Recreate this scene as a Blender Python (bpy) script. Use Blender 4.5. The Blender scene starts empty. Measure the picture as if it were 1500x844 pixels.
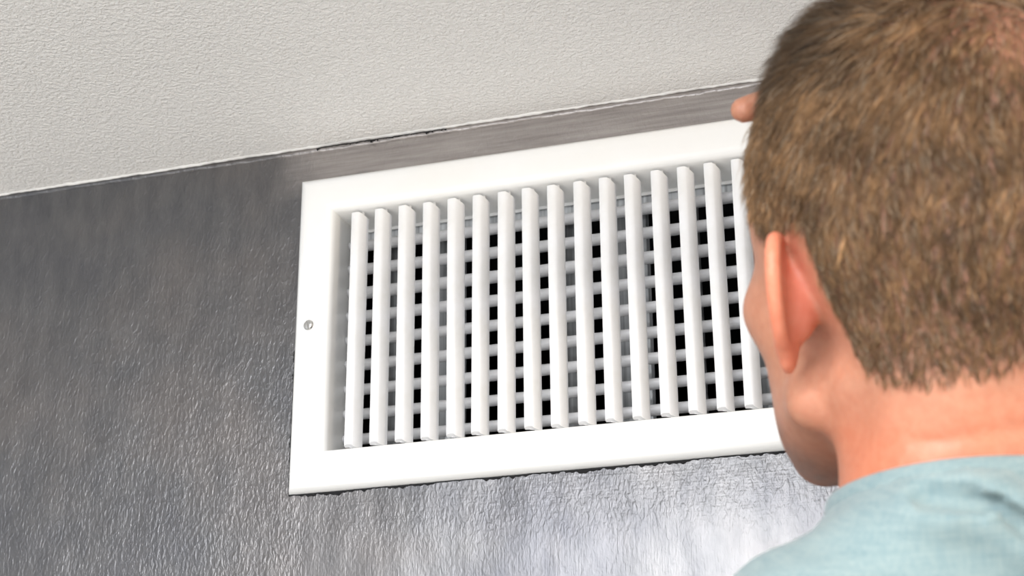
import bpy, math, random
import numpy as np
from mathutils import Matrix, Vector, Euler

random.seed(7)
rng = np.random.default_rng(11)
scene = bpy.context.scene
COL = scene.collection

# ------------------------------------------------------------------ camera
cam_d = bpy.data.cameras.new('camera')
cam = bpy.data.objects.new('camera', cam_d)
COL.objects.link(cam)
CAM_POS = Vector((0.45445, -1.05414, 1.86683))
cam.location = CAM_POS
cam.rotation_euler = (1.94827, 0.006195, 0.30603)
cam_d.sensor_width = 36.0
cam_d.lens = 2455.5 / 1500 * 36
cam_d.clip_start = 0.02
cam_d.dof.use_dof = True
cam_d.dof.focus_distance = 1.12
cam_d.dof.aperture_fstop = 11.0
scene.camera = cam

# ------------------------------------------------------------------ world, lights, exposure
world = bpy.data.worlds.new('world')
scene.world = world
world.use_nodes = True
bg = world.node_tree.nodes['Background']
bg.inputs[0].default_value = (0.93, 0.96, 1.0, 1)
bg.inputs[1].default_value = 0.92

def area(name, loc, target, sx, sy, power, color):
    d = bpy.data.lights.new(name, 'AREA')
    d.shape = 'RECTANGLE'; d.size = sx; d.size_y = sy
    d.energy = power; d.color = color
    o = bpy.data.objects.new(name, d)
    COL.objects.link(o)
    o.location = loc
    o.rotation_euler = (Vector(target) - Vector(loc)).to_track_quat('-Z', 'Y').to_euler()
    return o
area('window_light', (-0.5, -3.3, 1.2), (0.1, 0, 2.2), 1.8, 1.4, 32, (0.95, 0.97, 1.0))
area('added_bounce_light', (0.13, -1.6, 2.432), (0.13, -1.6, 0), 1.0, 0.8, 90, (0.97, 0.98, 1.0))  # unseen emitter added under the ceiling for the wall sheen, standing for bounced flash
area('lamp_light', (2.1, -1.3, 2.2), (0.5, -0.3, 2.1), 0.5, 0.4, 16, (1.0, 0.86, 0.68))

scene.view_settings.view_transform = 'Standard'
scene.view_settings.look = 'None'
scene.view_settings.exposure = 0.0
scene.view_settings.gamma = 1.0
scene.view_settings.use_curve_mapping = False

# ------------------------------------------------------------------ materials
def new_mat(name):
    m = bpy.data.materials.new(name); m.use_nodes = True
    nt = m.node_tree
    return m, nt, nt.nodes['Principled BSDF']

def N(nt, typ, **kw):
    n = nt.nodes.new(typ)
    for k, v in kw.items():
        if k in n.inputs: n.inputs[k].default_value = v
        else: setattr(n, k, v)
    return n

def coords(nt, scale=(1, 1, 1), rot=(0, 0, 0)):
    tc = N(nt, 'ShaderNodeTexCoord'); mp = N(nt, 'ShaderNodeMapping')
    mp.inputs['Scale'].default_value = scale; mp.inputs['Rotation'].default_value = rot
    nt.links.new(tc.outputs['Object'], mp.inputs['Vector'])
    return mp.outputs['Vector']

def noise(nt, vec, scale, detail=2, rough=0.5, dist=0.0):
    n = N(nt, 'ShaderNodeTexNoise'); n.inputs['Scale'].default_value = scale
    n.inputs['Detail'].default_value = detail; n.inputs['Roughness'].default_value = rough
    n.inputs['Distortion'].default_value = dist
    nt.links.new(vec, n.inputs['Vector'])
    return n.outputs['Fac']

def ramp(nt, fac, stops):
    r = N(nt, 'ShaderNodeValToRGB')
    e = r.color_ramp.elements
    while len(e) < len(stops): e.new(0.5)
    for i, (p, c) in enumerate(stops):
        e[i].position = p; e[i].color = c if len(c) == 4 else (*c, 1)
    nt.links.new(fac, r.inputs['Fac'])
    return r.outputs['Color']

def math_n(nt, op, a, b=None, clamp=False):
    n = N(nt, 'ShaderNodeMath', operation=op); n.use_clamp = clamp
    for i, v in enumerate((a, b)):
        if v is None: continue
        if hasattr(v, 'links'): nt.links.new(v, n.inputs[i])
        else: n.inputs[i].default_value = v
    return n.outputs[0]

def mix(nt, fac, a, b, mode='MIX'):
    n = N(nt, 'ShaderNodeMix', data_type='RGBA', blend_type=mode)
    for sock, v in ((n.inputs['Factor'], fac), (n.inputs[6], a), (n.inputs[7], b)):
        if hasattr(v, 'links'): nt.links.new(v, sock)
        else: sock.default_value = v if not isinstance(v, tuple) or len(v) == 4 else (*v, 1)
    return n.outputs[2]

def bump(nt, height, strength, dist, normal=None):
    b = N(nt, 'ShaderNodeBump'); b.inputs['Strength'].default_value = strength
    b.inputs['Distance'].default_value = dist
    nt.links.new(height, b.inputs['Height'])
    if normal is not None: nt.links.new(normal, b.inputs['Normal'])
    return b.outputs['Normal']

# grey, slightly metallic semi-gloss wall paint, rolled over old texture
def wall_material():
    m, nt, b = new_mat('grey wall paint')
    base = noise(nt, coords(nt, (3, 3, 4)), 1.6, 3, 0.55)
    c = ramp(nt, base, [(0.32, (0.058, 0.061, 0.075)), (0.5, (0.095, 0.096, 0.10)), (0.68, (0.145, 0.13, 0.122))])
    str_ = noise(nt, coords(nt, (40, 40, 14)), 2.0, 4, 0.6)
    c = mix(nt, 0.25, c, ramp(nt, str_, [(0.3, (0.09, 0.09, 0.10)), (0.7, (0.26, 0.25, 0.25))]))
    # the strip cut in by brush between grille and ceiling is coloured lighter and browner
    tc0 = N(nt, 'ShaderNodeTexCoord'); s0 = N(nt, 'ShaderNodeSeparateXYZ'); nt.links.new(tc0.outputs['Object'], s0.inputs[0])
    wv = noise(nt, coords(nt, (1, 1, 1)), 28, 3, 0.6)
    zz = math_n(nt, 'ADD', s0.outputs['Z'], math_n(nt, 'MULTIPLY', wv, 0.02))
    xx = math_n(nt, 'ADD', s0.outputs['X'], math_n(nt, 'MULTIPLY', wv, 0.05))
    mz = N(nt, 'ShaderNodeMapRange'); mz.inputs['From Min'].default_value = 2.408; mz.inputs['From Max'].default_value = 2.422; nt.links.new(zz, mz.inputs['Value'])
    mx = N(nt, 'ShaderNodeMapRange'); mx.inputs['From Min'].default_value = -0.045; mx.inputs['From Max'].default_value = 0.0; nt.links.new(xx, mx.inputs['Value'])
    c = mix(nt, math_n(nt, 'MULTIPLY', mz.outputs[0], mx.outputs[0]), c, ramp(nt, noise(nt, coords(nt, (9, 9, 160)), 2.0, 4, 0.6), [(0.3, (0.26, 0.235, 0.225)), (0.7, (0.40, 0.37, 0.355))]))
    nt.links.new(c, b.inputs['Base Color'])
    b.inputs['Metallic'].default_value = 0.6
    b.inputs['Roughness'].default_value = 0.33
    b.inputs['Specular IOR Level'].default_value = 1.0
    lumps = noise(nt, coords(nt, (380, 380, 170)), 1.0, 2.5, 0.55, 0.6)
    lumps = ramp(nt, lumps, [(0.38, (0, 0, 0)), (0.72, (1, 1, 1))])
    bw = N(nt, 'ShaderNodeRGBToBW'); nt.links.new(lumps, bw.inputs[0]); lumps_f = bw.outputs[0]
    brush = noise(nt, coords(nt, (900, 900, 60)), 1.0, 2, 0.5)
    brush_h = noise(nt, coords(nt, (45, 45, 800)), 1.0, 2, 0.5)
    # horizontal brush strokes close under and above the grille, vertical ones elsewhere
    tc = N(nt, 'ShaderNodeTexCoord'); sx = N(nt, 'ShaderNodeSeparateXYZ')
    nt.links.new(tc.outputs['Object'], sx.inputs[0])
    k1 = math_n(nt, 'GREATER_THAN', sx.outputs['X'], -0.03)
    band = N(nt, 'ShaderNodeMapRange'); band.inputs['From Min'].default_value = 2.115; band.inputs['From Max'].default_value = 2.14
    nt.links.new(sx.outputs['Z'], band.inputs['Value'])
    k = math_n(nt, 'MULTIPLY', k1, band.outputs[0])
    inv = math_n(nt, 'SUBTRACT', 1.0, math_n(nt, 'MULTIPLY', k1, math_n(nt, 'SUBTRACT', 1.0, math_n(nt, 'MULTIPLY', band.outputs[0], 0.45))))
    lum2 = math_n(nt, 'MULTIPLY', lumps_f, math_n(nt, 'ADD', 0.25, math_n(nt, 'MULTIPLY', inv, 0.75)))
    n1 = bump(nt, lum2, 0.45, 0.0006)
    n2 = bump(nt, mix(nt, k, brush, brush_h), 0.4, 0.00025, n1)
    big = noise(nt, coords(nt, (14, 14, 8)), 1.0, 2, 0.5)
    n3 = bump(nt, big, 0.5, 0.006, n2)
    nt.links.new(n3, b.inputs['Normal'])
    return m

def ceiling_material():
    m, nt, b = new_mat('textured ceiling paint')
    nz = noise(nt, coords(nt, (1, 1, 1)), 3.0, 3, 0.5)
    nt.links.new(ramp(nt, nz, [(0.3, (0.84, 0.825, 0.80)), (0.7, (0.90, 0.885, 0.86))]), b.inputs['Base Color'])
    b.inputs['Roughness'].default_value = 0.42
    l1 = ramp(nt, noise(nt, coords(nt, (360, 360, 360)), 1.0, 2.5, 0.55, 0.3), [(0.36, (0, 0, 0)), (0.66, (1, 1, 1))])
    n1 = bump(nt, l1, 0.7, 0.0010)
    n2 = bump(nt, noise(nt, coords(nt, (700, 700, 700)), 1.0, 2, 0.5), 0.25, 0.0003, n1)
    nt.links.new(n2, b.inputs['Normal'])
    return m

def plain(name, col, rough=0.5, metal=0.0, **kw):
    m, nt, b = new_mat(name)
    b.inputs['Base Color'].default_value = (*col, 1)
    b.inputs['Roughness'].default_value = rough
    b.inputs['Metallic'].default_value = metal
    return m

def enamel_material(name, base, dust, scale):
    m, nt, b = new_mat(name)
    nz = noise(nt, coords(nt, (1, 1, 1)), scale, 4, 0.6)
    nt.links.new(ramp(nt, nz, [(0.35, base), (0.75, dust)]), b.inputs['Base Color'])
    b.inputs['Roughness'].default_value = 0.34
    nt.links.new(bump(nt, noise(nt, coords(nt, (260, 260, 260)), 1.0, 2, 0.5), 0.12, 0.0004), b.inputs['Normal'])
    return m

def galvanised_material():
    m, nt, b = new_mat('galvanised sheet')
    nz = noise(nt, coords(nt, (220, 220, 5)), 1.0, 3, 0.6)
    nt.links.new(ramp(nt, nz, [(0.3, (0.3, 0.31, 0.32)), (0.7, (0.85, 0.87, 0.88))]), b.inputs['Base Color'])
    b.inputs['Metallic'].default_value = 0.4; b.inputs['Roughness'].default_value = 0.4
    return m

M_WALL = wall_material()
M_CEIL = ceiling_material()
M_FRAME = enamel_material('white enamel frame', (0.86, 0.86, 0.85), (0.84, 0.83, 0.80), 14)
M_BLADE = enamel_material('white enamel blade', (0.84, 0.84, 0.85), (0.74, 0.73, 0.70), 30)
M_BAR = enamel_material('white enamel rear bar', (0.86, 0.86, 0.88), (0.76, 0.76, 0.77), 60)
M_GALV = galvanised_material()
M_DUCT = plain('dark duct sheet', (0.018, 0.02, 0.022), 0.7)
M_STEEL = plain('screw steel', (0.55, 0.55, 0.54), 0.3, 1.0)
M_GAP = plain('dark hardened caulk', (0.008, 0.008, 0.009), 0.95)
M_BEAD = plain('white ceiling paint edge', (0.78, 0.77, 0.75), 0.4)
M_FLOOR = plain('pale beige floor', (0.66, 0.62, 0.56), 0.6)

# ------------------------------------------------------------------ mesh helpers
def link_mesh(name, verts, faces, mat=None, parent=None, smooth=False):
    me = bpy.data.meshes.new(name)
    me.from_pydata([tuple(v) for v in verts], [], [tuple(f) for f in faces])
    if smooth: me.polygons.foreach_set('use_smooth', [True] * len(me.polygons))
    me.update()
    o = bpy.data.objects.new(name, me)
    if mat: me.materials.append(mat)
    COL.objects.link(o)
    if parent: o.parent = parent
    return o

def np_mesh(name, V, Q, mat=None, parent=None, smooth=True, tri=False):
    me = bpy.data.meshes.new(name)
    n = 3 if tri else 4
    me.vertices.add(len(V)); me.vertices.foreach_set('co', np.ascontiguousarray(V, dtype=np.float32).ravel())
    me.loops.add(len(Q) * n); me.loops.foreach_set('vertex_index', np.ascontiguousarray(Q, dtype=np.int32).ravel())
    me.polygons.add(len(Q)); me.polygons.foreach_set('loop_start', np.arange(0, len(Q) * n, n, dtype=np.int32))
    me.polygons.foreach_set('use_smooth', np.full(len(Q), smooth))
    me.update(calc_edges=True)
    if mat: me.materials.append(mat)
    o = bpy.data.objects.new(name, me); COL.objects.link(o)
    if parent: o.parent = parent
    return o

def box(name, lo, hi, mat, parent=None, bevel=0.0):
    x0, y0, z0 = lo; x1, y1, z1 = hi
    v = [(x0, y0, z0), (x1, y0, z0), (x1, y1, z0), (x0, y1, z0), (x0, y0, z1), (x1, y0, z1), (x1, y1, z1), (x0, y1, z1)]
    f = [(0, 3, 2, 1), (4, 5, 6, 7), (0, 1, 5, 4), (1, 2, 6, 5), (2, 3, 7, 6), (3, 0, 4, 7)]
    o = link_mesh(name, v, f, mat, parent)
    if bevel:
        bm = o.modifiers.new('bevel', 'BEVEL'); bm.width = bevel; bm.segments = 2
    return o

def structure(o): o['kind'] = 'structure'; return o

# ------------------------------------------------------------------ room shell
CEIL = 2.44
OX0, OX1, OZ0, OZ1 = -0.0125, 0.3575, 2.1975, 2.3815      # opening of the grille
HX0, HX1, HZ0, HZ1 = OX0 - 0.004, OX1 + 0.004, OZ0 - 0.004, OZ1 + 0.004   # hole in the wall
FX0, FX1, FZ0, FZ1 = -0.0415, 0.383, 2.168, 2.4115        # outer edge of the frame
RX0, RX1, RY0 = -2.2, 2.4, -3.6
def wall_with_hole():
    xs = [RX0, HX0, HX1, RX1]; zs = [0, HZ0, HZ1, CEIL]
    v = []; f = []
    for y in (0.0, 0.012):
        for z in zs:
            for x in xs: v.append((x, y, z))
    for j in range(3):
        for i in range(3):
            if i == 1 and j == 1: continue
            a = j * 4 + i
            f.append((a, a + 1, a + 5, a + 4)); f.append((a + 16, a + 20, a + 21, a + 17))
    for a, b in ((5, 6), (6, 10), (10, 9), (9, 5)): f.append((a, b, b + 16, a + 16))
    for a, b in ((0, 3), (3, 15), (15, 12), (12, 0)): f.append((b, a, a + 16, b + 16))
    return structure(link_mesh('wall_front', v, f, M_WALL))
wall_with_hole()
structure(box('ceiling', (RX0, RY0, CEIL), (RX1, 0.012, CEIL + 0.02), M_CEIL))
structure(box('floor', (RX0, RY0, -0.02), (RX1, 0.012, 0.0), M_FLOOR))

# hand-cut paint line where the wall colour meets the ceiling: an uneven raised ridge
def ridge(name, P0, P1, up, out, n, wf, hf, mat):
    P0, P1, up, out = map(np.array, (P0, P1, up, out)); V = []; F = []
    for i in range(n + 1):
        t = i / n; c = P0 + (P1 - P0) * t; w = wf(t); h = hf(t)
        for a, (u, q) in enumerate(((0.0, 0.0), (0.12, 0.75), (0.5, 1.0), (0.85, 0.6), (1.0, 0.0))):
            V.append(c + up * (w * u) + out * (h * q))
    for i in range(n):
        for a in range(4):
            b = i * 5 + a
            F.append((b, b + 1, b + 6, b + 5))
    return link_mesh(name, V, F, mat, None, True)

def wob(seed, comps):
    r = random.Random(seed); ph = [(f, a, r.uniform(0, 6.28)) for f, a in comps]
    return lambda t: sum(a * math.sin(f * t * 6.283 + p) for f, a, p in ph)
w1 = wob(1, [(5, .35), (17, .3), (43, .25), (97, .2), (211, .2)])
w2 = wob(2, [(7, .35), (23, .3), (61, .3), (131, .25), (290, .2)])
L0, L1 = -0.9, 1.2
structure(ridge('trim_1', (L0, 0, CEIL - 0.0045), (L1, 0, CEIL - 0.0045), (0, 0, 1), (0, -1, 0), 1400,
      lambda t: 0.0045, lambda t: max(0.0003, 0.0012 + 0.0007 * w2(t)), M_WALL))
structure(ridge('trim_2', (L0, -0.0002, CEIL), (L1, -0.0002, CEIL), (0, -1, 0), (0, 0, -1), 1400,
      lambda t: max(0.0012, 0.0028 + 0.0012 * w1(t)), lambda t: max(0.0003, 0.0011 + 0.0006 * w2(t)), M_BEAD))

# ------------------------------------------------------------------ the grille
grille = bpy.data.objects.new('air_vent', None)
COL.objects.link(grille)
grille.location = (0, 0, 0)
grille['label'] = 'white metal louvred air return grille set in the grey wall below the ceiling'
grille['category'] = 'air vent'

def frame_mesh():
    # concentric rectangular loops: offset inward from the outer edge, y, corner handled square
    W = OX0 - FX0
    prof = [(0.0, 0.0005), (0.0003, -0.0015), (0.0012, -0.0040), (0.0026, -0.0064), (0.0046, -0.0082), (0.0072, -0.0090), (0.010, -0.0092),
            (W - 0.0105, -0.0092), (W - 0.0062, -0.0088), (W - 0.0030, -0.0076), (W - 0.0010, -0.0052), (W, -0.0020), (W, 0.012), (W, 0.0345),
            (W + 0.0022, 0.0345), (W + 0.0022, 0.0360), (W - 0.0012, 0.0360), (W - 0.0012, -0.0025), (0.006, -0.0055), (0.0012, 0.0005)]
    V = []; F = []
    for d, y in prof:
        k = d / W
        z0 = FZ0 + (OZ0 - FZ0) * k; z1 = FZ1 - (FZ1 - OZ1) * k
        x0 = FX0 + d; x1 = FX1 - (FX1 - OX1) * k
        V += [(x0, y, z0), (x1, y, z0), (x1, y, z1), (x0, y, z1)]
    n = len(prof)
    for i in range(n):
        j = (i + 1) % n
        for a in range(4):
            b = (a + 1) % 4
            F.append((i * 4 + a, i * 4 + b, j * 4 + b, j * 4 + a))
    return V, F
V, F = frame_mesh()
fr = link_mesh('frame', V, F, M_FRAME, grille, True)
fr['label'] = 'flat white rim with a rounded edge'
me = fr.data
try:
    me.set_sharp_from_angle(angle=math.radians(50))
except Exception: pass

# screw in the left rim: head with a slot
def lathe(name, prof, seg, mat, parent, loc, slot=False):
    V = []; F = []
    for r, h in prof:
        for s in range(seg):
            a = 2 * math.pi * s / seg; V.append((r * math.cos(a), -h, r * math.sin(a)))
    for i in range(len(prof) - 1):
        for s in range(seg):
            t = (s + 1) % seg; F.append((i * seg + s, i * seg + t, (i + 1) * seg + t, (i + 1) * seg + s))
    F.append(tuple(range((len(prof) - 1) * seg, len(prof) * seg)))
    o = link_mesh(name, V, F, mat, parent, True); o.location = loc
    return o
for sx_, sz_ in ((FX0 + 0.0135, 2.2915), (FX1 - 0.0135, 2.2935)):
    V = []; F = []; seg = 24
    # domed head split by a recessed slot: two half-moons and a channel floor
    R_ = 0.0040; sl = 0.0006; tilt = 0.2
    def P(x, z, h): 
        c, s = math.cos(tilt), math.sin(tilt); return (x * c - z * s, -h, x * s + z * c)
    for side in (-1, 1):
        pts = []
        a0 = math.acos(sl / R_)
        for s in range(13):
            a = -a0 + 2 * a0 * s / 12
            pts.append((side * R_ * math.cos(a), R_ * math.sin(a)))
        b = len(V)
        for x, z in pts: V.append(P(x, z, 0.0))
        for x, z in pts: V.append(P(side * sl + (x - side * sl) * 0.72, z * 0.75, 0.0011))
        V.append(P(side * 0.0014, 0, 0.0014))
        for s in range(13):
            t = (s + 1) % 13
            F.append((b + s, b + t, b + 13 + t, b + 13 + s)); F.append((b + 13 + s, b + 13 + t, b + 26))
    b = len(V)
    for x, z in ((-sl, -R_), (sl, -R_), (sl, R_), (-sl, R_)): V.append(P(x, z, 0.0002))
    F.append((b, b + 1, b + 2, b + 3))
    o = link_mesh('screw', V, F, M_STEEL, grille, False); o.location = (sx_, -0.0092, sz_)
    o['label'] = 'slotted steel screw head'

# front blades: blunt-nosed airfoil, ends cut at a slant towards the back
PITCH = 0.0190
YS = -0.0020
BZ = 2.2895
def blade_mesh():
    # cross section in (x, y): x to the right, y into the wall; origin at the front left edge
    sec = [(0.0000, 0.0004), (0.0012, -0.0003), (0.0035, -0.0005), (0.0056, -0.0003), (0.0068, 0.0008), (0.0084, 0.0032), (0.0098, 0.0056), (0.0107, 0.0080),
           (0.0100, 0.0085), (0.0086, 0.0066), (0.0064, 0.0042), (0.0036, 0.0024), (0.0004, 0.0015)]
    zt = 2.3800 - BZ; zb = 2.1990 - BZ
    n = len(sec); V = []; F = []
    rows = [0, 0.25, 0.5, 0.75, 1]
    for r in rows:
        for x, y in sec:
            slant_t = max(0.0, y - 0.0003) * 0.42
            slant_b = max(0.0, 0.0012 - y) * 1.2
            z = zb + slant_b + (zt - slant_t - zb - slant_b) * r
            V.append((x, y, z))
    for i in range(len(rows) - 1):
        for a in range(n):
            b = (a + 1) % n; F.append((i * n + a, i * n + b, (i + 1) * n + b, (i + 1) * n + a))
    F.append(tuple(reversed(range(n)))); F.append(tuple((len(rows) - 1) * n + a for a in range(n)))
    # pivot pins into the rim
    for z0, z1 in ((zt - 0.003, OZ1 + 0.0004 - BZ), (OZ0 - 0.0004 - BZ, zb + 0.002)):
        b = len(V)
        for z in (z0, z1):
            for s in range(6):
                a = s * math.pi / 3; V.append((0.0068 + 0.0011 * math.cos(a), 0.006 + 0.0011 * math.sin(a), z))
        for s in range(6):
            t = (s + 1) % 6; F.append((b + s, b + t, b + 6 + t, b + 6 + s))
    return V, F
V, F = blade_mesh()
blade0 = link_mesh('slat', V, F, M_BLADE, grille, True)
blade0.data.set_sharp_from_angle(angle=math.radians(48))
twist = [0.5, 2.5, -1, 1, -2, 1.5, -1, 0.5, 1, -1.5, 0.5, 1, -0.5, -1, 1.5, 0, 1, 0, 0]
for k in range(19):
    o = blade0 if k == 0 else blade0.copy()
    if k: COL.objects.link(o); o.parent = grille
    o.location = (k * PITCH + random.uniform(-0.0003, 0.0003), YS, BZ + random.uniform(-0.0003, 0.0003))
    o.rotation_euler = (0, math.radians(random.uniform(-0.25, 0.25)), math.radians(twist[k]))

# rear bars: horizontal rods of the same section seen edge on
def bar_mesh():
    sec = []
    for s in range(12):
        a = 2 * math.pi * s / 12
        sec.append((0.0060 * math.cos(a) * (1.0 if math.cos(a) < 0 else 1.4), 0.0037 * math.sin(a)))
    V = []; F = []; n = 12
    for x in (OX0 + 0.0005, OX1 - 0.0005):
        for y, z in sec: V.append((x, y, z))
    for a in range(n):
        b = (a + 1) % n; F.append((a, b, n + b, n + a))
    F.append(tuple(reversed(range(n)))); F.append(tuple(range(n, 2 * n)))
    return V, F
V, F = bar_mesh()
bar0 = link_mesh('rear_bar', V, F, M_BAR, grille, True)
for k in range(9):
    o = bar0 if k == 0 else bar0.copy()
    if k: COL.objects.link(o); o.parent = grille
    o.location = (0, 0.0275, 2.2130 + k * 0.0190 + random.uniform(-.0003, .0003))
    o.rotation_euler = (math.radians(random.uniform(-6, 6)), 0, 0)

# galvanised damper blades behind the bars
V = []; F = []
prof = [(-0.0150, 0.0), (-0.0120, -0.0022), (-0.006, 0.0), (0.0, 0.0016), (0.006, 0.0), (0.012, -0.0022), (0.015, 0.0)]
for z in (2.1985, 2.3805):
    for x, y in prof: V.append((x, y, z))
    for x, y in reversed(prof): V.append((x, y + 0.0009, z))
n = 14
for a in range(n):
    b = (a + 1) % n; F.append((a, b, n + b, n + a))
F.append(tuple(reversed(range(n)))); F.append(tuple(range(n, 2 * n)))
damp0 = link_mesh('damper_blade', V, F, M_GALV, grille, False)
damp0['label'] = 'galvanised damper blade behind the bars'
for k in range(8):
    o = damp0 if k == 0 else damp0.copy()
    if k: COL.objects.link(o); o.parent = grille
    o.location = (0.008 + k * 0.0475, 0.0560, 0)
    o.rotation_euler = (0, 0, math.radians((72, 35, 115, 60, 28, 112, 48, 120)[k]))
# upper lip of the damper frame
box('damper_frame', (OX0, 0.0375, 2.3725), (OX1, 0.0395, 2.3815), M_GALV, grille)

# duct box behind the wall
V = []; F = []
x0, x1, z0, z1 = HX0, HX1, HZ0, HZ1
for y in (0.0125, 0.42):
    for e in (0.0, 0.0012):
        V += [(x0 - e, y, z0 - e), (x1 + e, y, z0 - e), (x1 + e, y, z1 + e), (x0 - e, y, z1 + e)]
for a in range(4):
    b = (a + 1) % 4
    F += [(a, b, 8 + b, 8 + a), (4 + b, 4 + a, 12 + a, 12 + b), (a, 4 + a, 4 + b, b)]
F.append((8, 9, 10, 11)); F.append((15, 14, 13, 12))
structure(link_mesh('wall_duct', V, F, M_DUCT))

# cracked dark joint where the bottom of the frame meets the paint
w3 = wob(5, [(3, .4), (11, .4), (29, .35), (71, .3), (150, .3)])
w4 = wob(9, [(2, .4), (9, .5), (31, .4), (83, .35), (170, .3)])
def crack(name, P0, P1, side, n, base, amp, seed):
    w = wob(seed, [(2, .4), (7, .5), (19, .4), (43, .35), (90, .3)]); wb = wob(seed + 50, [(5, .5), (13, .4), (37, .3), (70, .3)])
    P0 = np.array(P0); P1 = np.array(P1); side = np.array(side); V = []; F = []
    for i in range(n + 1):
        t = i / n; c = P0 + (P1 - P0) * t
        a = 0.00025 + 0.0004 * max(0, wb(t)); b = a + max(0.00012, base + amp * w(t))
        V += [c + side * 0.0 + np.array((0, -0.0004, 0)) * 0, c + side * (b - a) + np.array((0, -0.0009, 0)), c + side * b * 1.25]
    for i in range(n):
        q = i * 3; F += [(q, q + 3, q + 4, q + 1), (q + 1, q + 4, q + 5, q + 2)]
    o = link_mesh(name, V, F, M_GAP, grille, True)
    o['label'] = 'dark cracked caulk along the edge of the rim'
crack('caulk_line', (FX0, -0.0003, FZ0), (FX1, -0.0003, FZ0), (0, 0, -1), 400, 0.0006, 0.0011, 21)
crack('caulk_line', (FX0, -0.0003, FZ0 - 0.001), (FX0, -0.0003, FZ0 + 0.11), (-1, 0, 0), 160, 0.0005, 0.0005, 33)
crack('caulk_line', (-0.03, -0.0028, CEIL - 0.0022), (0.075, -0.0028, CEIL - 0.0022), (0, 0, -1), 160, -0.0001, 0.0012, 41)

#PERSON#
# ------------------------------------------------------------------ the person
# Implicit body (millimetres, head frame: x right, y forward, z up, origin between the ear canals)
HEAD_POS = Vector((0.4236, -0.3188, 2.1533))
HEAD_M = Matrix.Translation(HEAD_POS) @ (Matrix.Rotation(math.radians(35.7), 4, 'Z') @ Matrix.Rotation(math.radians(23.2), 4, 'X') @ Matrix.Rotation(math.radians(-12.5), 4, 'Y'))
HINV = HEAD_M.inverted()
MM = Matrix.Scale(0.001, 4)

def smin(a, b, k):
    h = np.clip(0.5 + 0.5 * (b - a) / k, 0, 1)
    return b + (a - b) * h - k * h * (1 - h)
def smax(a, b, k): return -smin(-a, -b, k)

class Ell:
    def __init__(s, c, r, R=None):
        s.c = np.array(c, float); s.r = np.array(r, float); s.R = None if R is None else np.array(R, float)
        m = s.r.max(); s.lo = s.c - m; s.hi = s.c + m
        if R is None: s.lo = s.c - s.r; s.hi = s.c + s.r
    def __call__(s, P):
        q = P - s.c
        if s.R is not None: q = q @ s.R          # columns of R are the ellipsoid axes
        k0 = np.sqrt(((q / s.r) ** 2).sum(-1)); k1 = np.sqrt(((q / s.r ** 2) ** 2).sum(-1)) + 1e-9
        return k0 * (k0 - 1) / k1
class Cap:
    def __init__(s, a, b, ra, rb=None, flat=None):
        s.a = np.array(a, float); s.b = np.array(b, float); s.ra = ra; s.rb = ra if rb is None else rb
        m = max(s.ra, s.rb); s.lo = np.minimum(s.a, s.b) - m; s.hi = np.maximum(s.a, s.b) + m
    def __call__(s, P):
        ab = s.b - s.a; q = P - s.a
        t = np.clip((q @ ab) / (ab @ ab), 0, 1)
        d = q - t[..., None] * ab
        return np.sqrt((d ** 2).sum(-1)) - (s.ra + (s.rb - s.ra) * t)

def evaluate(prims, P, lo=None, hi=None):
    """prims: (shape, op, k). op '+' smooth union, '-' smooth subtraction."""
    D = np.full(P.shape[:-1], 60.0)
    for sh, op, k in prims:
        D0 = None
        if P.ndim == 4:      # grid: restrict to the index box the shape can influence
            pad = 14 + k
            X = P[:, 0, 0, 0]; Y = P[0, :, 0, 1]; Z = P[0, 0, :, 2]
            i = np.searchsorted(X, [sh.lo[0] - pad, sh.hi[0] + pad]); j = np.searchsorted(Y, [sh.lo[1] - pad, sh.hi[1] + pad]); l = np.searchsorted(Z, [sh.lo[2] - pad, sh.hi[2] + pad])
            if i[0] == i[1] or j[0] == j[1] or l[0] == l[1]: continue
            sl = (slice(*i), slice(*j), slice(*l))
            d = sh(P[sl])
            D[sl] = smin(D[sl], d, k) if op == '+' else smax(D[sl], -d, k)
        else:
            d = sh(P)
            D = smin(D, d, k) if op == '+' else smax(D, -d, k)
    return D

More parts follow.
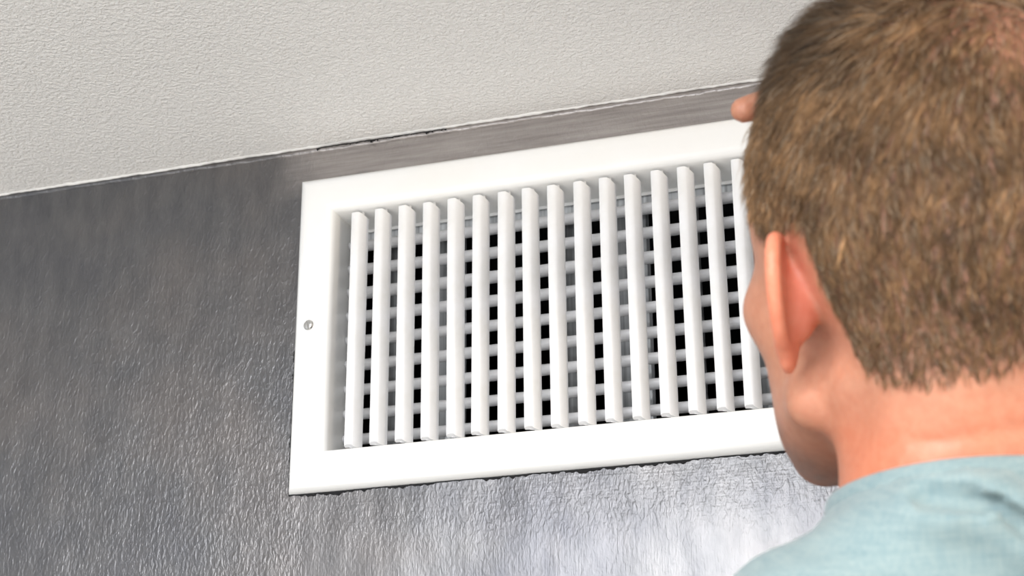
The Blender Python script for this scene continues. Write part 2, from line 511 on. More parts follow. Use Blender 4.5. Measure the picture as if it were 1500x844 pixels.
def surface_nets(D, X, Y, Z):
    S = D < 0
    nx, ny, nz = D.shape
    cnt = np.zeros((nx - 1, ny - 1, nz - 1), np.int8); acc = np.zeros((nx - 1, ny - 1, nz - 1, 3), np.float32)
    axes = (X, Y, Z)
    for ax in range(3):
        a = [slice(None)] * 3; b = [slice(None)] * 3; a[ax] = slice(0, -1); b[ax] = slice(1, None)
        a = tuple(a); b = tuple(b)
        cr = S[a] != S[b]
        idx = np.argwhere(cr)
        if not len(idx): continue
        da = D[a][cr]; db = D[b][cr]; t = da / (da - db)
        p = np.stack([axes[q][idx[:, q]] for q in range(3)], 1).astype(np.float64)
        p[:, ax] += t * (axes[ax][idx[:, ax] + 1] - axes[ax][idx[:, ax]])
        o1, o2 = [q for q in range(3) if q != ax]
        for u in (0, -1):
            for v in (0, -1):
                c = idx.copy(); c[:, o1] += u; c[:, o2] += v
                ok = (c >= 0).all(1) & (c[:, 0] < nx - 1) & (c[:, 1] < ny - 1) & (c[:, 2] < nz - 1)
                cc = c[ok]
                np.add.at(acc, (cc[:, 0], cc[:, 1], cc[:, 2]), p[ok]); np.add.at(cnt, (cc[:, 0], cc[:, 1], cc[:, 2]), 1)
    m = cnt > 0
    ids = np.full(cnt.shape, -1, np.int64); ids[m] = np.arange(m.sum())
    V = acc[m] / cnt[m][:, None]
    Q = []
    for ax in range(3):
        a = [slice(None)] * 3; b = [slice(None)] * 3; a[ax] = slice(0, -1); b[ax] = slice(1, None)
        cr = S[tuple(a)] != S[tuple(b)]
        idx = np.argwhere(cr)
        o1, o2 = (ax + 1) % 3, (ax + 2) % 3
        ok = (idx[:, o1] > 0) & (idx[:, o2] > 0) & (idx[:, o1] < cnt.shape[o1]) & (idx[:, o2] < cnt.shape[o2])
        idx = idx[ok]
        ins = S[idx[:, 0], idx[:, 1], idx[:, 2]]
        def g(u, v):
            c = idx.copy(); c[:, o1] += u; c[:, o2] += v; return ids[c[:, 0], c[:, 1], c[:, 2]]
        q = np.stack([g(-1, -1), g(0, -1), g(0, 0), g(-1, 0)], 1)
        q[~ins] = q[~ins][:, ::-1]
        Q.append(q)
    return V, np.concatenate(Q)

def axis_grid(segs):
    """segs: list of (start, end, step)"""
    out = []
    for a, b, st in segs:
        n = max(1, int(round((b - a) / st))); out += list(a + (b - a) * np.arange(n) / n)
    out.append(segs[-1][1]); return np.array(out)

def mesh_sdf(prims, xs, ys, zs, extra=None):
    X, Y, Z = axis_grid(xs), axis_grid(ys), axis_grid(zs)
    P = np.stack(np.meshgrid(X, Y, Z, indexing='ij'), -1)
    D = evaluate(prims, P)
    if extra is not None: D = extra(D, P)
    return surface_nets(D, X, Y, Z)

# deterministic smooth noise (sum of sines), about -1..1
def snoise(P, wavelength, seed, n=7):
    r = np.random.default_rng(seed); out = np.zeros(P.shape[:-1])
    for i in range(n):
        d = r.normal(size=3); d /= np.linalg.norm(d); w = 2 * np.pi / (wavelength * r.uniform(0.6, 1.6))
        out += np.sin(P @ d * w + r.uniform(0, 6.28))
    return out / (n ** 0.5)

# ---- torso frame: world upright, turned to face a little left; origin at the nape (C7)
C7 = np.array((6.0, -56.0, -96.0))
T_world = (Matrix.Rotation(math.radians(22.0), 3, 'Z'))
A = np.array(HEAD_M.to_3x3().inverted() @ T_world)      # torso axes as columns, in the head frame
def T(x, y, z): return C7 + A @ np.array((x, y, z), float)
def ellT(c, r, k=0.0): return Ell(T(*c), r, A)

def ear(side):
    s = side
    a = math.radians(33); tl = math.radians(10)
    O = np.array((s * 70.0, 2.0, -2.0))
    u = np.array((s * math.sin(a), -math.cos(a), 0.0)); v = np.array((s * 0.10, -math.sin(tl), math.cos(tl))); v /= np.linalg.norm(v)
    u = u - v * (u @ v); u /= np.linalg.norm(u)
    w = np.cross(u, v) * (-s); w = w if w[0] * s > 0 else -w
    R = np.stack([u, v, w], 1)
    ES = 0.88
    def L(p, q, r=0.0): return O + R @ np.array((p * ES, q * ES, r), float)
    out = [(Ell(L(15, 5, 0.5), (16, 25, 3.6), R), '+', 5),
           (Ell(L(7, -2, -3), (12, 18, 11), R), '+', 6)]
    rim = [(-2, 8), (0, 21), (7, 31), (17, 34.5), (27, 31), (33, 22), (34.5, 10), (32, -2), (27, -13), (20, -22)]
    rp = []
    for i in range(len(rim) - 1):
        p0, p1, p2, p3 = (np.array(rim[min(max(i + q, 0), len(rim) - 1)], float) for q in (-1, 0, 1, 2))
        for t in (0, 0.33, 0.67): rp.append(0.5 * (2 * p1 + (p2 - p0) * t + (2 * p0 - 5 * p1 + 4 * p2 - p3) * t * t + (3 * p1 - p0 - 3 * p2 + p3) * t ** 3))
    for i in range(len(rp) - 1):
        out.append((Cap(L(*rp[i], 1.5), L(*rp[i + 1], 1.5), 3.3, 3.3), '+', 1.2))
    out.append((Ell(L(12, -25, 1.0), (9.5, 10.5, 4.2), R), '+', 5))
    ant = [(10, 22), (20, 17), (24, 6), (21, -8), (14, -16)]
    for i in range(len(ant) - 1):
        out.append((Cap(L(*ant[i], 2.0), L(*ant[i + 1], 2.0), 2.6, 2.6), '+', 3))
    out.append((Ell(L(10, 0, 6.5), (9, 13, 9), R), '-', 3))
    out.append((Ell(L(27, 12, 6.5), (3, 14, 5), R), '-', 2))
    out.append((Cap(L(-3, -2, 4), L(-1, -9, 4), 3.6, 3.0), '+', 3))
    return out

head = [
    (Ell((0, -8, 46), (72.5, 98, 82)), '+', 10),
    (Ell((0, -38, 22), (68, 66, 62)), '+', 25),
    (Ell((0, 36, 20), (61, 58, 76)), '+', 22),
    (Ell((0, 40, -30), (62, 50, 58)), '+', 20),
    (Ell((0, 48, -64), (52, 44, 38)), '+', 18),
    (Cap((-54, 12, -52), (-24, 72, -90), 15, 15), '+', 16), (Cap((54, 12, -52), (24, 72, -90), 15, 15), '+', 16),
    (Ell((-2, 84, -93), (24, 15, 15)), '+', 14),
    (Ell((-46, 58, -14), (17, 22, 15)), '+', 16), (Ell((46, 58, -14), (17, 22, 15)), '+', 16),
    (Cap((-34, 86, 24), (-10, 93, 22), 8, 9), '+', 12), (Cap((34, 86, 24), (10, 93, 22), 8, 9), '+', 12),
    (Ell((-31, 94, 5), (16, 12, 11)), '-', 10), (Ell((31, 94, 5), (16, 12, 11)), '-', 10),
    (Ell((-31, 80, 4), (15, 14.5, 13)), '+', 3), (Ell((31, 80, 4), (15, 14.5, 13)), '+', 3),
    (Ell((-31, 97, 3.5), (12.5, 7.5, 4.6)), '-', 1.2), (Ell((31, 97, 3.5), (12.5, 7.5, 4.6)), '-', 1.2),
    (Cap((0, 92, 16), (0, 110, -20), 6, 7), '+', 8),
    (Ell((0, 115, -26), (8, 8, 7)), '+', 7),
    (Ell((-10.5, 105, -29), (6, 8, 5.5)), '+', 5), (Ell((10.5, 105, -29), (6, 8, 5.5)), '+', 5),
    (Ell((-7, 111, -37), (3, 4, 3)), '-', 2.5), (Ell((7, 111, -37), (3, 4, 3)), '-', 2.5),
    (Ell((0, 88, -52), (28, 15, 22)), '+', 12),
    (Cap((-19, 93, -54), (0, 102.5, -52), 2.6, 4), '+', 4), (Cap((19, 93, -54), (0, 102.5, -52), 2.6, 4), '+', 4),
    (Cap((-17, 92, -61), (0, 101, -63), 3, 5), '+', 4), (Cap((17, 92, -61), (0, 101, -63), 3, 5), '+', 4),
    (Cap((-21, 97, -57.5), (0, 109, -57.5), 1.0, 1.3), '-', 2.0), (Cap((21, 97, -57.5), (0, 109, -57.5), 1.0, 1.3), '-', 2.0),
]
head_only = list(head)
head = head + ear(-1) + ear(1)

neck = [
    (Cap((0, -26, -20), T(3, 40, -12), 52, 55), '+', 16),
    (Cap((-26, -52, -18), T(-26, 22, -14), 26, 34), '+', 20), (Cap((26, -52, -18), T(26, 22, -14), 26, 34), '+', 20),
    (Cap((-44, -14, -45), T(-22, 96, -56), 13, 14), '+', 18), (Cap((44, -14, -45), T(22, 96, -56), 13, 14), '+', 18),
]
def ik(a, c, l1, l2, pole):
    a = np.array(a, float); c = np.array(c, float); d = c - a; L = min(np.linalg.norm(d), l1 + l2 - 1); u = d / np.linalg.norm(d)
    x = (l1 ** 2 - l2 ** 2 + L ** 2) / (2 * L); h = math.sqrt(max(0, l1 ** 2 - x ** 2)); p = pole - u * (pole @ u); p = p / np.linalg.norm(p)
    return a + u * x + p * h
SHL = (-176, 34, -150); SHR = (176, 52, -34)
torso = [
    (Cap(T(-34, 14, -22), T(SHL[0] + 24, SHL[1] - 6, SHL[2] + 12), 38, 42), '+', 40),
    (Cap(T(34, 14, -22), T(SHR[0] - 24, SHR[1] - 6, SHR[2] + 12), 38, 42), '+', 40),
    (Ell(T(*SHL), (56, 56, 58), A), '+', 30), (Ell(T(*SHR), (54, 54, 56), A), '+', 30),
    (Ell(T(-70, 46, -165), (105, 84, 130), A), '+', 40), (Ell(T(70, 46, -165), (105, 84, 130), A), '+', 40),
    (Ell(T(0, 52, -330), (148, 100, 190), A), '+', 50),
    (Ell(T(0, 52, -520), (158, 108, 130), A), '+', 40),
]
ELL_L = T(-222, 10, -360); WR_L = T(-226, 90, -590)
ELL_R = T(232, 150, -20)
armL = [(Cap(T(*SHL), ELL_L, 48, 38), '+', 20), (Cap(ELL_L, WR_L, 38, 25), '+', 12)]
# raised right arm: upper arm out and forward, forearm folded back to the brow
WR_R = np.array((127.0, 130.0, 84.5))
ELL_R = ik(T(*SHR), WR_R, 300, 262, A @ np.array((1.0, -0.75, -0.35)))
armR = [(Cap(T(*SHR), ELL_R, 48, 38), '+', 20), (Cap(ELL_R, WR_R, 38, 24), '+', 12)]

def hand(wrist, along, palm_n, across, curl=(0.2, 0.2, 0.25, 0.3), scale=1.0, thumb_open=0.7):
    """five-fingered hand. along: wrist->knuckles, palm_n: out of the palm, across: towards the thumb side"""
    along = np.array(along, float); along /= np.linalg.norm(along)
    palm_n = np.array(palm_n, float); palm_n -= along * (palm_n @ along); palm_n /= np.linalg.norm(palm_n)
    across = np.array(across, float); across -= along * (across @ along); across -= palm_n * (across @ palm_n); across /= np.linalg.norm(across)
    W = np.array(wrist, float); out = []; nails = []
    def H(a, c, n): return W + scale * (along * a + across * c + palm_n * n)
    Rp = np.stack([along, across, palm_n], 1)
    out.append((Ell(H(46, 0, 0), (48 * scale, 40 * scale, 14 * scale), Rp), '+', 8))
    for c in (-26, -9, 9, 26): out.append((Cap(H(6, c * 0.55, 0), H(84, c, -2), 13, 9.8), '+', 8))
    out.append((Ell(H(30, 24, 8), (30, 17, 15), Rp), '+', 10))
    out.append((Ell(H(34, -22, 7), (32, 14, 13), Rp), '+', 10))
    specs = [(28, 43, 25, 22, 9.8, 7.0), (9.5, 47, 28, 23, 9.5, 7.8), (-9.5, 44, 26, 22, 9.1, 7.3), (-27, 35, 20, 19, 8.1, 6.5)]
    for (c, l1, l2, l3, r0, r1), cu in zip(specs, curl):
        p = H(84, c, -2); ang = cu * 0.6; sp = c * 0.0022
        d = along * math.cos(ang) + palm_n * math.sin(ang) + across * sp
        rr = r0
        for k, l in enumerate((l1, l2, l3)):
            d = d / np.linalg.norm(d); q = p + d * l * scale
            r2 = r0 + (r1 - r0) * (k + 1) / 3
            out.append((Cap(p, q, rr * (1.03 if k else 1.0), r2 * (1.0 if k < 2 else 0.93)), '+', 3.0))
            if k == 2:
                up = -(palm_n * math.cos(ang) - along * math.sin(ang))
                nails.append((p + d * l * 0.62 * scale + up * r2 * 0.80, d, up, r2))
            p = q; rr = r2; ang += cu * (1.0 if k == 0 else 0.8)
            d = along * math.cos(ang) + palm_n * math.sin(ang) + across * sp
    # thumb from the side of the palm near its base
    p = H(20, 24, 6); d = along * math.cos(thumb_open) + across * math.sin(thumb_open) + palm_n * 0.25
    d /= np.linalg.norm(d)
    q = p + d * 42; out.append((Cap(p, q, 15, 11.5), '+', 8))
    d2 = d + along * 0.25; d2 /= np.linalg.norm(d2); q2 = q + d2 * 32; out.append((Cap(q, q2, 11.5, 10.2), '+', 4))
    d3 = d2 + along * 0.15; d3 /= np.linalg.norm(d3); q3 = q2 + d3 * 24; out.append((Cap(q2, q3, 10.4, 8.4), '+', 4))
    up = -palm_n - across * 0.1; up -= d3 * (up @ d3); up /= np.linalg.norm(up)
    nails.append((q2 + d3 * 15 + up * 7.6, d3, up, 9.4))
    return out, nails

handR, nailsR = hand(WR_R, (-1.0, -0.02, 0.02), (0.0, -0.12, -1.0), (0, -1.0, 0.1), curl=(0.08, 0.5, 0.62, 0.7), scale=0.98, thumb_open=0.35)
handL, nailsL = hand(WR_L, A @ np.array((0.05, 0.25, -1.0)), A @ np.array((1, 0.1, 0)), A @ np.array((0, 1, 0.1)), curl=(0.35, 0.4, 0.45, 0.5))

body_prims = head + neck + torso + armL
def crease(D, P):
    # folds of skin across the back of the neck
    for z0, depth in ((-60, 1.6), (-84, 1.4)):
        zz = P[..., 2] - z0 - 0.10 * P[..., 0] + 3 * np.sin(P[..., 0] / 23.0)
        wgt = np.clip((-P[..., 1] - 48) / 15, 0, 1) * (np.abs(P[..., 0] - 12) < 62)
        D = D + depth * np.exp(-(zz / 2.2) ** 2) * wgt
    return D
Vb, Qb = mesh_sdf(body_prims,
    [(-310, -112, 8), (-112, -58, 1.5), (-58, 58, 2.8), (58, 112, 1.7), (112, 290, 8)],
    [(-200, -112, 7), (-112, -42, 2.6), (-42, 22, 1.5), (22, 132, 2.6), (132, 330, 8)],
    [(-900, -170, 8), (-170, -42, 2.8), (-42, 42, 1.6), (42, 138, 3.0)], crease)
# forearm and hand meshed finer, joined inside the same mesh (the seam is inside the sleeve)
def bbox_of(pr, pad):
    lo = np.min([p[0].lo for p in pr], 0) - pad; hi = np.max([p[0].hi for p in pr], 0) + pad; return lo, hi
def mesh_box(pr, st, pad=4):
    lo, hi = bbox_of(pr, pad)
    return mesh_sdf(pr, *[[(lo[i], hi[i], st)] for i in range(3)])
ER2 = ELL_R + (T(*SHR) - ELL_R) * 0.45
Va, Qa = mesh_box([(Cap(T(*SHR), ELL_R, 47, 38), '+', 20), (Cap(ELL_R, WR_R, 38, 24), '+', 12)] + handR, 2.3)
Vh, Qh = mesh_box([(Cap(WR_L + (ELL_L - WR_L) * 0.2, WR_L, 27, 24.5), '+', 12)] + handL, 2.6)

def nail_mesh(nails):
    V = []; Q = []; n0 = 0
    for c, d, up, r in nails:
        sd = np.cross(d, up)
        for i in range(6):
            for j in range(5):
                a = (i / 5 - 0.5) * 1.5 * r * (1 - 0.0 * j); b = (j / 4 - 0.5) * 1.5
                V.append(c + d * a + sd * (math.sin(b * 0.9) * r * 0.85) + up * (r * 0.55 * math.cos(b * 1.1) - r * 0.42))
        for i in range(5):
            for j in range(4):
                q = n0 + i * 5 + j; Q.append((q, q + 1, q + 6, q + 5))
        n0 += 30
    return np.array(V), np.array(Q)
Vn, Qn = nail_mesh(nailsR + nailsL)
if 0: np.save('/tmp/w/Vb.npy', Vb)

V_all = np.concatenate([Vb, Va, Vh, Vn]); off = np.cumsum([0, len(Vb), len(Va), len(Vh)])
Q_all = np.concatenate([Qb, Qa + off[1], Qh + off[2], Qn + off[3]])

# ---- colour of the skin itself: tone, stubble, lips, reddened ears, hair roots
# hairline round the head in (azimuth from the face, lowest z with hair); both sides alike
HL_A = np.radians([0, 30, 48, 58, 66, 74, 80, 84, 90, 94, 100, 109, 112, 114, 116, 119, 126, 136, 150, 180])
HL_Z = np.array([92, 84, 62, 42, 32, 26, 18, 15, 17, 28, 34, 32, 26, 8, -10, -26, -35, -38, -36, -32.0])
def hair_side(P):
    az = np.abs(np.arctan2(P[:, 0], P[:, 1])); lim = np.interp(az, HL_A, HL_Z)
    return P[:, 2] - lim - 1.6 * snoise(P, 18, 5)

def ear_mask(P):
    d = evaluate(head_only, P); e = evaluate(ear(-1) + ear(1), P)
    return np.clip((d - 0.5) / 2.0, 0, 1) * np.clip((2.2 - e) / 2.0, 0, 1)
em = ear_mask(V_all)
hs = hair_side(V_all)
is_head = np.zeros(len(V_all), bool); is_head[:len(Vb)] = V_all[:len(Vb), 2] > -75
hair_w = np.clip(hs / 7 + 0.1, 0, 1) * is_head * (1 - em)
tone = np.array((0.50, 0.215, 0.125))
nz1 = snoise(V_all, 26, 1)[:, None]; nz2 = snoise(V_all, 7, 2)[:, None]
C = tone * (1 + 0.05 * nz1 + 0.035 * nz2)
neckw = np.clip((-40 - V_all[:, 2]) / 25, 0, 1)[:, None] * np.clip((-V_all[:, 1] + 10) / 30, 0, 1)[:, None]
C = C * (1 - neckw) + neckw * np.array((0.54, 0.165, 0.08)) * (1 + 0.05 * nz1)
C = C * (1 - em[:, None]) + em[:, None] * np.array((0.78, 0.24, 0.13))
# behind-the-ear redness
beh = np.exp(-(((np.abs(V_all[:, 0]) - 72) / 9) ** 2 + ((V_all[:, 1] + 16) / 9) ** 2 + ((V_all[:, 2] + 4) / 30) ** 2))[:, None]
C = C * (1 - 0.55 * beh) + 0.55 * beh * np.array((0.62, 0.13, 0.10))
# stubble along the jaw and chin
ux = np.abs(V_all[:, 0]); stub = np.exp(-((V_all[:, 2] + 82) / 20) ** 2) * np.clip((V_all[:, 1] - 15) / 35, 0, 1)
stub = (stub * np.clip(1 + 0.4 * nz2[:, 0], 0, 1.4))[:, None] * is_head[:, None] if False else np.clip(stub * (1 + 0.35 * nz2[:, 0]), 0, 1)[:, None]
stub[len(Vb):] = 0
C = C * (1 - 0.75 * stub) + 0.75 * stub * np.array((0.16, 0.12, 0.10))
lip = np.exp(-((V_all[:, 2] + 58) / 7.5) ** 2) * (V_all[:, 1] > 93) * (np.abs(V_all[:, 0]) < 22); lip[len(Vb):] = 0
C = C * (1 - 0.5 * lip[:, None]) + 0.5 * lip[:, None] * np.array((0.55, 0.18, 0.16))
scalp = np.array((0.15, 0.08, 0.05))
hair_w = hair_w * (1 - 0.75 * np.exp(-(np.linalg.norm(V_all - np.array((22.0, -72.0, 98.0)), axis=1) / 40) ** 2))
C = C * (1 - 0.85 * hair_w[:, None]) + 0.85 * hair_w[:, None] * scalp
C = C * 0.88
C[off[3]:] = (0.60, 0.32, 0.24)

def colour_attr(me, C, name='tone'):
    at = me.color_attributes.new(name, 'FLOAT_COLOR', 'POINT')
    at.data.foreach_set('color', np.concatenate([np.clip(C, 0, 1), np.ones((len(C), 1))], 1).astype(np.float32).ravel())

def skin_material():
    m, nt, b = new_mat('skin')
    at = N(nt, 'ShaderNodeAttribute'); at.attribute_name = 'tone'
    mott = noise(nt, coords(nt, (1, 1, 1)), 0.22, 3, 0.6)
    c = mix(nt, 0.20, at.outputs['Color'], ramp(nt, mott, [(0.3, (0.46, 0.15, 0.09)), (0.7, (0.70, 0.37, 0.25))]))
    nt.links.new(c, b.inputs['Base Color'])
    b.inputs['Roughness'].default_value = 0.5
    b.inputs['Subsurface Weight'].default_value = 0.22
    b.inputs['Subsurface Radius'].default_value = (1.0, 0.28, 0.14)
    b.inputs['Subsurface Scale'].default_value = 0.006
    n1 = bump(nt, noise(nt, coords(nt, (1, 1, 1)), 0.9, 3, 0.6), 0.3, 0.0005)
    nt.links.new(n1, b.inputs['Normal'])
    return m
M_SKIN = skin_material()
person = np_mesh('person', V_all, Q_all, M_SKIN)
person.data.validate()
colour_attr(person.data, C)
person.matrix_world = HEAD_M @ MM
person['label'] = 'man seen from behind with short brown hair and pale teal shirt, peering into the vent'
person['category'] = 'person'

# ---- eyes and brows
def uv_ball(name, c, r, mat, parent):
    V = []; F = []; a = 16; b = 10
    for i in range(b + 1):
        th = math.pi * i / b
        for j in range(a):
            ph = 2 * math.pi * j / a; V.append((c[0] + r * math.sin(th) * math.cos(ph), c[1] + r * math.cos(th), c[2] + r * math.sin(th) * math.sin(ph)))
    for i in range(b):
        for j in range(a):
            k = (j + 1) % a; F.append((i * a + j, i * a + k, (i + 1) * a + k, (i + 1) * a + j))
    return link_mesh(name, V, F, mat, parent, True)
M_EYE = plain('eye white', (0.8, 0.77, 0.74), 0.15); M_IRIS = plain('iris', (0.09, 0.13, 0.15), 0.15)
for sgn in (-1, 1):
    e = uv_ball('eye', (sgn * 31, 81.3, 3.5), 11.8, M_EYE, person)
    ir = uv_ball('iris', (sgn * 31, 87.6, 4.0), 6.0, M_IRIS, e)

# ---- hair: tapered strands rooted on the scalp, one mesh
def strand_mesh(name, root, nrm, flow, length, width, lift, col_root, col_tip, parent, mat, bend=0.55):
    n = len(root); rows = 4
    pts = []
    for k in range(rows):
        t = k / (rows - 1)
        d = nrm * (lift[:, None] * t * (1 - bend * t)) + flow * (t * (0.55 + 0.45 * t))[..., None] if False else nrm * (lift * t * (1 - bend * t))[:, None] + flow * (t * (0.55 + 0.45 * t))
        pts.append(root - nrm * 0.6 + d * length[:, None])
    side = np.cross(flow, nrm); side /= np.linalg.norm(side, axis=1)[:, None] + 1e-9
    V = np.zeros((n, 3 * (rows - 1) + 1, 3)); Cc = np.zeros((n, 3 * (rows - 1) + 1, 3))
    for k in range(rows - 1):
        t = k / (rows - 1); w = (width * (1 - 0.55 * t))[:, None]
        V[:, 3 * k] = pts[k] - side * w; V[:, 3 * k + 1] = pts[k] + side * w; V[:, 3 * k + 2] = pts[k] + nrm * w * 1.1
        Cc[:, 3 * k:3 * k + 3] = (col_root * (1 - t) + col_tip * t)[:, None]
    V[:, -1] = pts[-1]; Cc[:, -1] = col_tip
    tri = []
    for k in range(rows - 2):
        for a in range(3):
            b = (a + 1) % 3; p, q = 3 * k + a, 3 * k + b; tri += [(p, q, q + 3), (p, q + 3, p + 3)]
    e = 3 * (rows - 2)
    for a in range(3): tri.append((e + a, e + (a + 1) % 3, 3 * (rows - 1)))
    tri = np.array(tri); m = 3 * (rows - 1) + 1
    Tt = (tri[None] + (np.arange(n) * m)[:, None, None]).reshape(-1, 3)
    o = np_mesh(name, V.reshape(-1, 3), Tt, mat, parent, True, tri=True)
    colour_attr(o.data, Cc.reshape(-1, 3))
    return o

def hair_material():
    m, nt, b = new_mat('hair')
    at = N(nt, 'ShaderNodeAttribute'); at.attribute_name = 'tone'
    nt.links.new(at.outputs['Color'], b.inputs['Base Color'])
    b.inputs['Roughness'].default_value = 0.45
    b.inputs['Specular IOR Level'].default_value = 0.35
    return m
M_HAIR = hair_material()

# sample roots on the head surface
Pq = Vb[Qb]; cen = Pq.mean(1)
e1 = Pq[:, 2] - Pq[:, 0]; e2 = Pq[:, 3] - Pq[:, 1]; cr_ = np.cross(e1, e2); areaq = 0.5 * np.linalg.norm(cr_, axis=1)
fn = cr_ / (2 * areaq[:, None] + 1e-9)
hq = hair_side(cen); okq = (hq > 0) & (ear_mask(cen) < 0.4) & (cen[:, 2] > -75)
dens = areaq * okq * np.clip(0.7 + hq / 8, 0, 1.15)
crown = np.array((22.0, -72.0, 98.0))                        # whorl, thin hair around it
dc = np.linalg.norm(cen - crown, axis=1)
dens = dens * (0.16 + 0.84 * np.clip((dc - 10) / 52, 0, 1))
NH = 64000
pick = rng.choice(len(dens), NH, p=dens / dens.sum())
uv = rng.random((NH, 2, 1))
q = Pq[pick]; root = (q[:, 0] * (1 - uv[:, 0]) + q[:, 1] * uv[:, 0]) * (1 - uv[:, 1]) + (q[:, 3] * (1 - uv[:, 0]) + q[:, 2] * uv[:, 0]) * uv[:, 1]
# smooth outward normals from the gradient of the head shape
sub = [p for p in head_only[:8]] + neck
nrm = np.stack([evaluate(sub, root + np.eye(3)[a] * 4) - evaluate(sub, root - np.eye(3)[a] * 4) for a in range(3)], 1)
nrm /= np.linalg.norm(nrm, axis=1)[:, None] + 1e-9
rad = root - crown; dcr = np.linalg.norm(rad, axis=1)
rad = rad / (dcr[:, None] + 1e-6)
swirl = np.cross(nrm, rad)
sw = np.exp(-dcr / 45)[:, None]
down = np.array((0.0, -0.10, -1.0)); fwd = np.array((-0.25, 1.0, 0.15))
topw = np.clip((root[:, 2] - 88) / 25, 0, 1)[:, None] * np.clip((root[:, 1] + 55) / 40, 0, 1)[:, None]
flow = rad * 0.6 + swirl * sw * 1.1 + down * (1 - topw) * 0.8 + fwd * topw * 1.0
flow[:, 0] += 0.35 * snoise(root, 60, 31); flow[:, 1] += 0.2 * snoise(root, 50, 32)
# clumps: strands lean the way their neighbours do
cell = np.floor(root / 3.2).astype(int); hsh = (cell @ np.array((73856093, 19349663, 83492791))) % 4096
tab = rng.normal(size=(4096, 3)); flow += tab[hsh] * 0.28 + rng.normal(size=(NH, 3)) * 0.13
flow -= nrm * (flow * nrm).sum(1)[:, None]; flow /= np.linalg.norm(flow, axis=1)[:, None]
hgt = np.clip((root[:, 2] + 60) / 150, 0, 1)
length = (5.0 + 9.0 * hgt ** 1.2 + 12.0 * topw[:, 0]) * rng.uniform(0.7, 1.2, NH)
lift = 0.28 + 0.16 * hgt + 0.35 * topw[:, 0] + 0.10 * tab[hsh][:, 0]
lift = np.clip(lift + (rng.random(NH) < 0.06) * 0.4, 0.08, 1.0)
width = rng.uniform(0.13, 0.24, NH)
tcol = tab[hsh][:, 1:2] * 0.5 + rng.normal(size=(NH, 1)) * 0.6
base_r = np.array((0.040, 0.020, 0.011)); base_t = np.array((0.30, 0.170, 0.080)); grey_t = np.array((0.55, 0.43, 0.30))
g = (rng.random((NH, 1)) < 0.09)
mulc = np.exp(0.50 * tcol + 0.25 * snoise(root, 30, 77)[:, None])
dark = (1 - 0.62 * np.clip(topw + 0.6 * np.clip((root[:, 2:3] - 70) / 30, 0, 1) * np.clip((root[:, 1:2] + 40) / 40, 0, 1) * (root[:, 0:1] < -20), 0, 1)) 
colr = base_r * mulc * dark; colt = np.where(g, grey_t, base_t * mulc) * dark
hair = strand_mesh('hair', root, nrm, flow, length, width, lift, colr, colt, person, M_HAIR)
hair['kind'] = 'stuff'

# eyebrows
nb = 500
bx_ = rng.uniform(10, 46, nb); sg = np.where(rng.random(nb) < 0.5, -1, 1)
byy = 25 + 4 * np.sin((bx_ - 10) / 36 * 2.6) + rng.normal(0, 2.2, nb)
yg = np.arange(60, 125, 0.5); yb = np.zeros(nb)
GP = np.stack([np.repeat((sg * bx_)[:, None], len(yg), 1), np.repeat(yg[None], nb, 0), np.repeat(byy[:, None], len(yg), 1)], -1)
gd = evaluate(head_only, GP); yb = yg[len(yg) - 1 - np.argmax((gd < 0)[:, ::-1], axis=1)] + 0.5
rb = np.stack([sg * bx_, yb, byy], 1); nbm = np.stack([sg * bx_ / 60, np.ones(nb), 0 * bx_], 1); nbm /= np.linalg.norm(nbm, axis=1)[:, None]
fb = np.stack([sg * 1.0, -0.3 + 0 * bx_, 0.2 + 0.3 * rng.normal(size=nb)], 1); fb -= nbm * (fb * nbm).sum(1)[:, None]; fb /= np.linalg.norm(fb, axis=1)[:, None]
eb = strand_mesh('eyebrow', rb, nbm, fb, rng.uniform(6, 10, nb), np.full(nb, 0.2), np.full(nb, 0.3), np.tile(base_r, (nb, 1)), np.tile(base_t * 0.7, (nb, 1)), person, M_HAIR)
eb['kind'] = 'stuff'

# ---- t-shirt: the same torso pushed outwards, cut at neck, hem and sleeves
SLV_L = T(*SHL) + (ELL_L - T(*SHL)) * 0.72; SLV_R = T(*SHR) + (ELL_R - T(*SHR)) * 0.72
shirt_prims = neck + torso + [(Cap(T(*SHL), SLV_L, 50, 50), '+', 25), (Cap(T(*SHR), SLV_R, 50, 50), '+', 25)]
uL = (ELL_L - T(*SHL)); uL /= np.linalg.norm(uL); uR = (ELL_R - T(*SHR)); uR /= np.linalg.norm(uR)
NECK_Z = 6.0
def neckline(TP):                                     # height of the neckline: level behind, dipping in front
    return NECK_Z + 0.04 * TP[..., 0] - 0.55 * np.logaddexp(0, (TP[..., 1] - 42) / 8.0) * 8.0
FOLDS = [([(-54, -34, -8), (-45, -39, -10), (-30, -38, -13), (-16, -38, -21), (0, -41, -30), (30, -45, -50)], 6.0, 5.5), ([(-95, 0, -70), (-70, -30, -140)], 3.0, 12.0)]
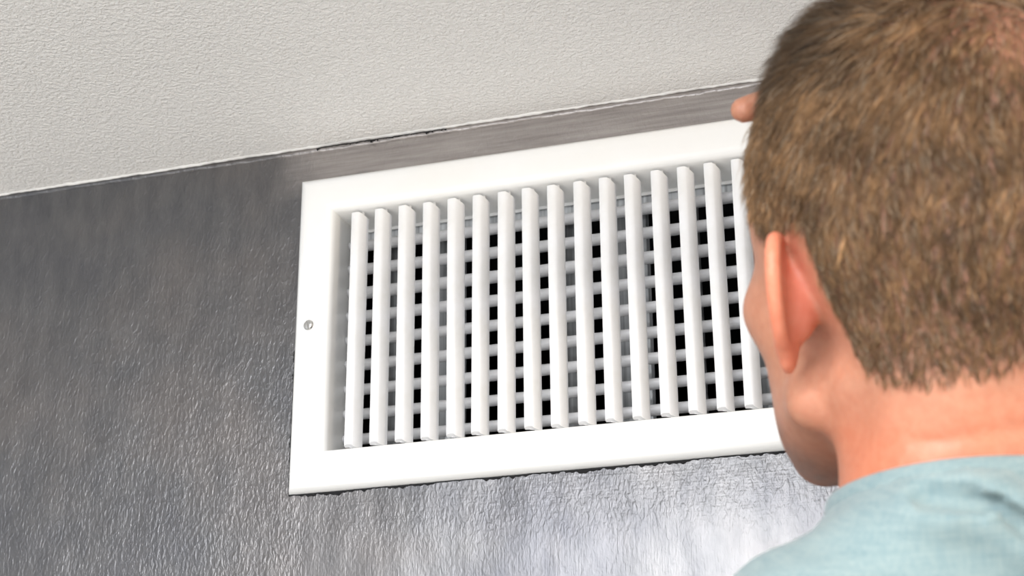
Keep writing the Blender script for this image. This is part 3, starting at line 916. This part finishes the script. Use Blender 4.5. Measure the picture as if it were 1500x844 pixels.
def shirt_extra(D, P):
    fold = 2.6 * snoise(P, 95, 61, 6) + 1.1 * snoise(P, 34, 62, 6)
    TP = (P - C7) @ A
    # drag folds from the neck down over the shoulder blade
    for pts, dep, wd in FOLDS:
        dd = None
        for a, b in zip(pts[:-1], pts[1:]):
            q = TP - np.array(a, float); ab = np.array(b, float) - np.array(a, float); t = np.clip((q @ ab) / (ab @ ab), 0, 1)
            e = ((q - t[..., None] * ab) ** 2).sum(-1); dd = e if dd is None else np.minimum(dd, e)
        fold = fold - dep * np.exp(-dd / wd ** 2) + dep * 0.7 * np.exp(-(np.sqrt(dd) - wd * 1.9) ** 2 / wd ** 2)
    below = np.clip((neckline(TP) - TP[..., 2]) / 45, 0, 1)
    D2 = D - 2.5 - 8.5 * np.clip(below * 2.0, 0, 1) - fold * np.clip(below * 4, 0.1, 1)
    D2 = np.minimum(D2, D - 2.0)
    D2 = np.maximum(D2, (TP[..., 2] - neckline(TP)) * 0.75)                                    # neck
    D2 = np.maximum(D2, -(TP[..., 2] + 610))                                # hem
    D2 = np.maximum(D2, np.where(TP[..., 0] < -150, (P - SLV_L) @ uL, -99)) # sleeves
    D2 = np.maximum(D2, np.where(TP[..., 0] > 150, (P - SLV_R) @ uR, -99))
    return D2
lo, hi = bbox_of(torso + shirt_prims[len(neck) + len(torso):], 18)
hz = 150.0
Vs, Qs = mesh_sdf(shirt_prims, [(lo[0], hi[0], 4.2)], [(lo[1], hi[1], 4.2)], [(lo[2], hi[2], 4.2)], shirt_extra)
def cloth_material():
    m, nt, b = new_mat('teal marl jersey')
    a_ = noise(nt, coords(nt, (0.045, 0.045, 0.5)), 1.0, 4, 0.65)
    mel = noise(nt, coords(nt, (0.5, 0.5, 0.06)), 1.2, 3, 0.6)
    c1 = ramp(nt, a_, [(0.3, (0.115, 0.185, 0.20)), (0.7, (0.235, 0.295, 0.29))])
    c2 = ramp(nt, mel, [(0.3, (0.13, 0.205, 0.225)), (0.7, (0.235, 0.295, 0.29))])
    nt.links.new(mix(nt, 0.5, c1, c2), b.inputs['Base Color'])
    b.inputs['Roughness'].default_value = 0.85
    b.inputs['Sheen Weight'].default_value = 0.2
    nt.links.new(bump(nt, noise(nt, coords(nt, (1, 1, 1)), 1.1, 2, 0.6), 0.5, 0.0008), b.inputs['Normal'])
    return m
M_CLOTH = cloth_material()
shirt = np_mesh('t_shirt', Vs, Qs, M_CLOTH, person)

# ribbed neckband lying on the neck, following the cut of the shirt
nseg = 140; rr_ = np.arange(25, 150, 0.5)
angs = np.arange(nseg) * 2 * np.pi / nseg
def ring_T(i, r, h):
    p = np.array((r * math.cos(angs[i]), 30 + r * math.sin(angs[i]), 0.0)); p[2] = neckline(p) + h
    return p
rad_ = []
for i in range(nseg):
    PT_ = np.stack([rr_ * math.cos(angs[i]), 30 + rr_ * math.sin(angs[i]), 0 * rr_], -1); PT_[:, 2] = neckline(PT_) - 3
    sd = evaluate(neck + torso, C7 + PT_ @ A.T); k = np.argmax(sd > 0)
    rad_.append(rr_[k] if (sd > 0).any() else 80.0)
rad_ = np.array(rad_)
for _ in range(15): rad_ = (np.roll(rad_, 1) + 2 * rad_ + np.roll(rad_, -1)) / 4
V = []; Q = []
band = [(0.2, 3.2), (1.8, 4.0), (2.9, 2.8), (3.4, 0.0), (3.8, -3.5), (2.6, -6.0), (-1.5, -5.0), (-2.5, 0.0)]
for i in range(nseg):
    for r, h in band:
        V.append(C7 + A @ ring_T(i, rad_[i] + r, h))
nb_ = len(band)
for i in range(nseg):
    j = (i + 1) % nseg
    for a in range(nb_):
        b = (a + 1) % nb_; Q.append((i * nb_ + a, j * nb_ + a, j * nb_ + b, i * nb_ + b))
np_mesh('collar', np.array(V), np.array(Q), M_CLOTH, shirt)
